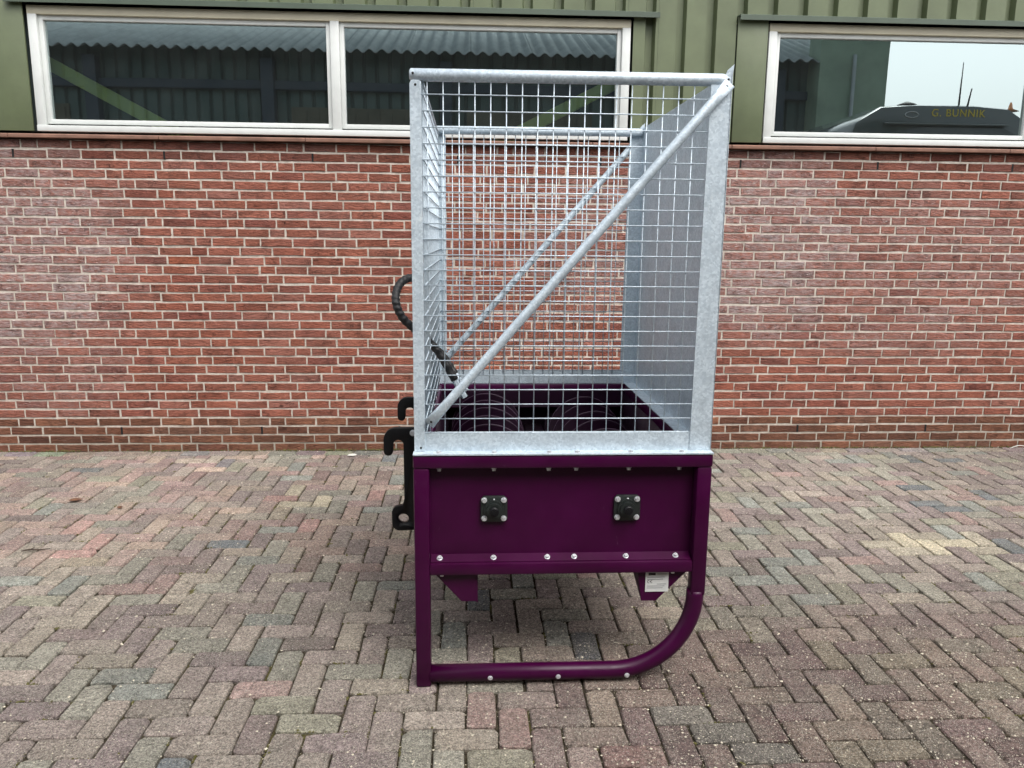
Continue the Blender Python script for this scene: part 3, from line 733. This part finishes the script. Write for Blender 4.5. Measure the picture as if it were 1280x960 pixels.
# ------------------------------------------------------------------ shed across the yard (seen in the panes)
YE, ZE = -1.9, 4.46
bn = empty('open_shed', (-1., -6, 0), 'long dark shed with corrugated fibre cement roof across the yard', 'shed')
SX0, SX1 = -11.0, 6.88; PW = .2; tn = math.tan(math.radians(21))
def corr_sheet(x0, x1):
    n = int(round((x1-x0)/PW*8)); prof = [(x0+(x1-x0)*i/n, .030*math.cos(2*math.pi*i/8)) for i in range(n+1)]
    m = MB(); L = 6.0
    A = [m.bm.verts.new((x, YE, ZE+h)) for x, h in prof]; B = [m.bm.verts.new((x, YE-L, ZE+L*tn+h)) for x, h in prof]
    for i in range(n): m.bm.faces.new((A[i], A[i+1], B[i+1], B[i]))
    o = m.build('roof_sheet', M['roof'], bn, 0); o.data.polygons.foreach_set('use_smooth', [True]*len(o.data.polygons))
    md = o.modifiers.new('sheet', 'SOLIDIFY'); md.thickness = .012; md.offset = -1
x = SX0
while x < SX1-.3: corr_sheet(x, min(x+5*PW, SX1)); x += 5*PW
m = MB(); pr = []; x = SX0+.05
while x < SX1-.5: pr += [(x, YE-.50), (x+.13, YE-.50), (x+.15, YE-.55), (x+.19, YE-.55)]; x += .21
m.strip(pr, 'z', 0, ZE+.12); o = m.build('front_wall', M['barn'], bn); md = o.modifiers.new('sheet', 'SOLIDIFY'); md.thickness = .01; md.offset = -1
m = MB(); m.box(SX0+.05, SX1-.08, YE-5.9, YE-5.8, 0, ZE+2.0); m.prism([(YE-.63, 0), (YE-5.8, 0), (YE-5.8, ZE+5.7*tn-.03), (YE-.63, ZE+.17)], 'x', SX1-.5, SX1-.4); m.prism([(YE-.63, 0), (YE-5.8, 0), (YE-5.8, ZE+5.7*tn-.03), (YE-.63, ZE+.17)], 'x', SX0+.05, SX0+.15); m.build('gable_wall', M['barn'], bn)
for x in (-9, -6.1, -3.3, -.4, 2.5, 5.2):
    m = MB(); m.box(x-.1, x+.1, YE-.49, YE-.30, 0, ZE-.06, .01); m.build('column', M['barn_steel'], bn)
m = MB(); m.box(SX0+.1, SX1-.45, YE-.49, YE-.38, 3.92, 4.06, .01); m.build('eave_beam', M['barn_steel'], bn)
for x0, x1 in ((-2.9, -.9), (-.0, 2.0), (-8.4, -6.6)):
    m = MB(); k = x0
    m.box(x0-.06, x1+.06, YE-.495, YE-.46, 0, 3.66); dr = m.build('door', M['barn_door'], bn)
    while k < x1-.05: m = MB(); m.box(k+.004, k+.196, YE-.459, YE-.440, .02, 3.6, .003); m.build('board', M['barn_door'], dr); k += .2
m = MB(); m.tube([(6.28, YE+.07, 0), (6.28, YE+.07, ZE+.1)], .03, 12); m.build('downpipe', M['roof'], bn)
m = MB(); m.box(5.72, 6.88, YE-.45, YE+.02, 0, 5.5, .01); m.build('corner_pier', M['barn_pier'], bn)
world_children(bn)

# ------------------------------------------------------------------ lorry cab standing in the yard beside the frame (seen in the right pane)
tk = empty('lorry', (5.95, .4, 0), 'dark glossy lorry cab with yellow lettering over its windscreen', 'lorry')
T = M['truck']; X0, X1, YT = 4.62, 7.08, 1.6
m = MB()
sec = [(X0+.10, .55), (X1-.10, .55), (X1-.02, .8), (X1, 1.6), (X1-.02, 2.7), (X1-.10, 3.0), (X1-.42, 3.195), (X1-.85, 3.225), (X0+.85, 3.225), (X0+.42, 3.195), (X0+.10, 3.0), (X0+.02, 2.7), (X0, 1.6), (X0+.02, .8)]
m.prism(sec, 'y', -.45, YT, .05); m.build('cab', T, tk, 40)
m = MB(); m.prism([(X0+.16, 1.55), (X1-.16, 1.55), (X1-.18, 2.82), (X1-.5, 2.97), (X0+.9, 2.97), (X0+.22, 2.76)], 'y', YT-.01, YT+.012, .008); m.build('windscreen', M['truck_glass'], tk, 40)
m = MB(); m.prism([(YT-.02, 2.985), (YT+.05, 2.975), (YT+.05, 2.995), (YT-.02, 3.02)], 'x', X0+.45, X1-.45, .004); m.build('visor', T, tk, 40)
for s_, xs in ((-1, X0), (1, X1)):
    m = MB(); m.box(min(xs, xs+s_*.012), max(xs, xs+s_*.012), .35, 1.35, 1.6, 2.55, .004); m.build('side_window', M['truck_glass'], tk)
    m = MB(); m.tube([(xs, YT-.05, 2.55), (xs+s_*.14, YT+.10, 2.50), (xs+s_*.16, YT+.12, 1.85), (xs, YT-.05, 1.80)], .014, 8); mr_ = m.build('mirror_arm', M['black'], tk)
    m = MB(); m.box(xs+s_*.16-.11, xs+s_*.16+.11, YT+.02, YT+.10, 1.92, 2.42, .03); m.build('mirror', M['black'], mr_, 40)
    m = MB(); m.box((X0+.12 if s_ < 0 else X1-.52), (X0+.52 if s_ < 0 else X1-.12), YT, YT+.03, .68, .88, .02); m.build('headlight', M['lens'], tk, 40)
    for yw in (.75, -1.0):
        cx_ = xs - s_*.17; m = MB(); m.tube([(cx_-.14, yw, .48), (cx_-.10, yw, .48), (cx_+.10, yw, .48), (cx_+.14, yw, .48)], .48, 32, True, lambda i, a: (.43, .48, .48, .43)[i]); wh = m.build('wheel', M['tyre'], tk, 30)
        m = MB(); m.tube([(cx_+s_*.10, yw, .48), (cx_+s_*.148, yw, .48)], .27, 24); m.tube([(cx_+s_*.14, yw, .48), (cx_+s_*.19, yw, .48)], .10, 12); m.build('rim', M['chrome'], wh, 30)
m = MB()
for k in range(5): m.box(X0+.55, X1-.55, YT, YT+.025, .72+.14*k, .80+.14*k, .008)
m.build('grille', M['black'], tk, 40)
m = MB(); m.box(X0+.04, X1-.04, YT-.2, YT+.10, .34, .62, .05); m.build('bumper', M['black'], tk, 40)
m = MB(); m.box(5.4, 5.55, -1.55, .2, .5, .74, .01); m.box(6.15, 6.3, -1.55, .2, .5, .74, .01); m.box(5.4, 6.3, -1.5, -1.4, .52, .72, .01); m.box(5.2, 6.5, -1.06, -.94, .43, .53, .01); m.build('chassis', M['black'], tk, 40)
for x, h, r in ((6.075, .50, .006), (6.19, .20, .010)):
    m = MB(); m.tube([(x, YT-.12, 3.20), (x, YT-.12, 3.24), (x+.03*(h < .3), YT-.12, 3.24+h)], r, 8, True, lambda i, a: (.03, .012, r*.7)[i]); m.build('antenna', M['black'], tk)
m = MB(); m.tube([(5.455, YT-.2, 3.215), (5.455, YT-.2, 3.25), (5.455, YT-.2, 3.285)], .1, 20, True, lambda i, a: (.13, .11, .02)[i]); m.build('beacon', M['black'], tk)
m = MB(); m.tube([(6.80, YT-.2, 3.19), (6.80, YT-.2, 3.22), (6.80, YT-.2, 3.30)], .05, 16, True, lambda i, a: (.10, .03, .01)[i]); m.build('beacon', M['amber'], tk)
# lettering and oval badge on the visor
tc = bpy.data.curves.new('lettering', 'FONT'); tc.body = 'G. BUNNIK'; tc.size = .125; tc.extrude = .002; tc.align_x = 'LEFT'; tc.space_character = 1.12
to = bpy.data.objects.new('lettering_curve', tc); COL.objects.link(to); bpy.context.view_layer.update()
me = bpy.data.meshes.new_from_object(to.evaluated_get(bpy.context.evaluated_depsgraph_get())); bpy.data.objects.remove(to, do_unlink=True)
wt = max(v.co.x for v in me.vertices)
for v in me.vertices: c = v.co.copy(); v.co = Vector((5.67 + c.x/wt*.68, YT+.003-c.z, 3.085+c.y))
link('lettering', me, M['yellow'], tk)
m = MB(); m.tube([(5.42+.085*math.cos(a), YT+.004, 3.10+.035*math.sin(a)) for a in [2*math.pi*k/24 for k in range(25)]], .006, 6, False); m.build('badge', M['chrome'], tk)
world_children(tk)

# ------------------------------------------------------------------ small litter
m = MB(); m.tube([(-2.225, 3.785, .007), (-2.19, 3.79, .012), (-2.15, 3.796, .008), (-2.10, 3.812, .007)], .004, 6, True, lambda i, a: (.003, .0045, .004, .002)[i]); m.tube([(-2.19, 3.79, .011), (-2.175, 3.81, .014)], .0022, 5)
tag(m.build('twig', M['twig']), 'thin dark twig lying on the block paving', 'twig')
def leaf(x, y, L, rz, label):
    b = MB(); n = 8; rows = []
    for i in range(n+1):
        t = i/n; wd = L*.32*math.sin(math.pi*t**.8)+.0006; curl = .25*L*(t-.5)**2
        rows.append([b.bm.verts.new((L*(t-.5), s*wd, .006+curl+abs(s)*wd*.35)) for s in (-1, 0, 1)])
    for p, q in zip(rows, rows[1:]):
        for k in range(2): b.bm.faces.new((p[k], p[k+1], q[k+1], q[k]))
    o = b.build('dry_leaf', M['leaf'], None); o.location = (x, y, 0); o.rotation_euler = (0, 0, rz)
    md = o.modifiers.new('blade', 'SOLIDIFY'); md.thickness = .0012
    tag(o, label, 'leaf', 'dry leaves on the paving')
leaf(-2.33, 4.55, .075, .4, 'large curled brown dry leaf lying in front of the brick wall')
leaf(-2.02, 4.42, .045, 1.9, 'small brown dry leaf beside the large curled leaf')
m = MB(); m.prism([(-.885, 5.50), (-.845, 5.49), (-.82, 5.515), (-.84, 5.54), (-.875, 5.53)], 'z', .004, .010, .002)
tag(m.build('stone_chip', M['paper']), 'pale stone chip lying near the foot of the brick wall', 'stone chip')
m = MB(); m.tube(spline([(4.14, 5.60, .010), (4.18, 5.605, .022), (4.23, 5.615, .026), (4.30, 5.62, .012)], 6), .003, 6)
tag(m.build('string', M['paper']), 'pale bent string lying along the foot of the brick wall', 'string')
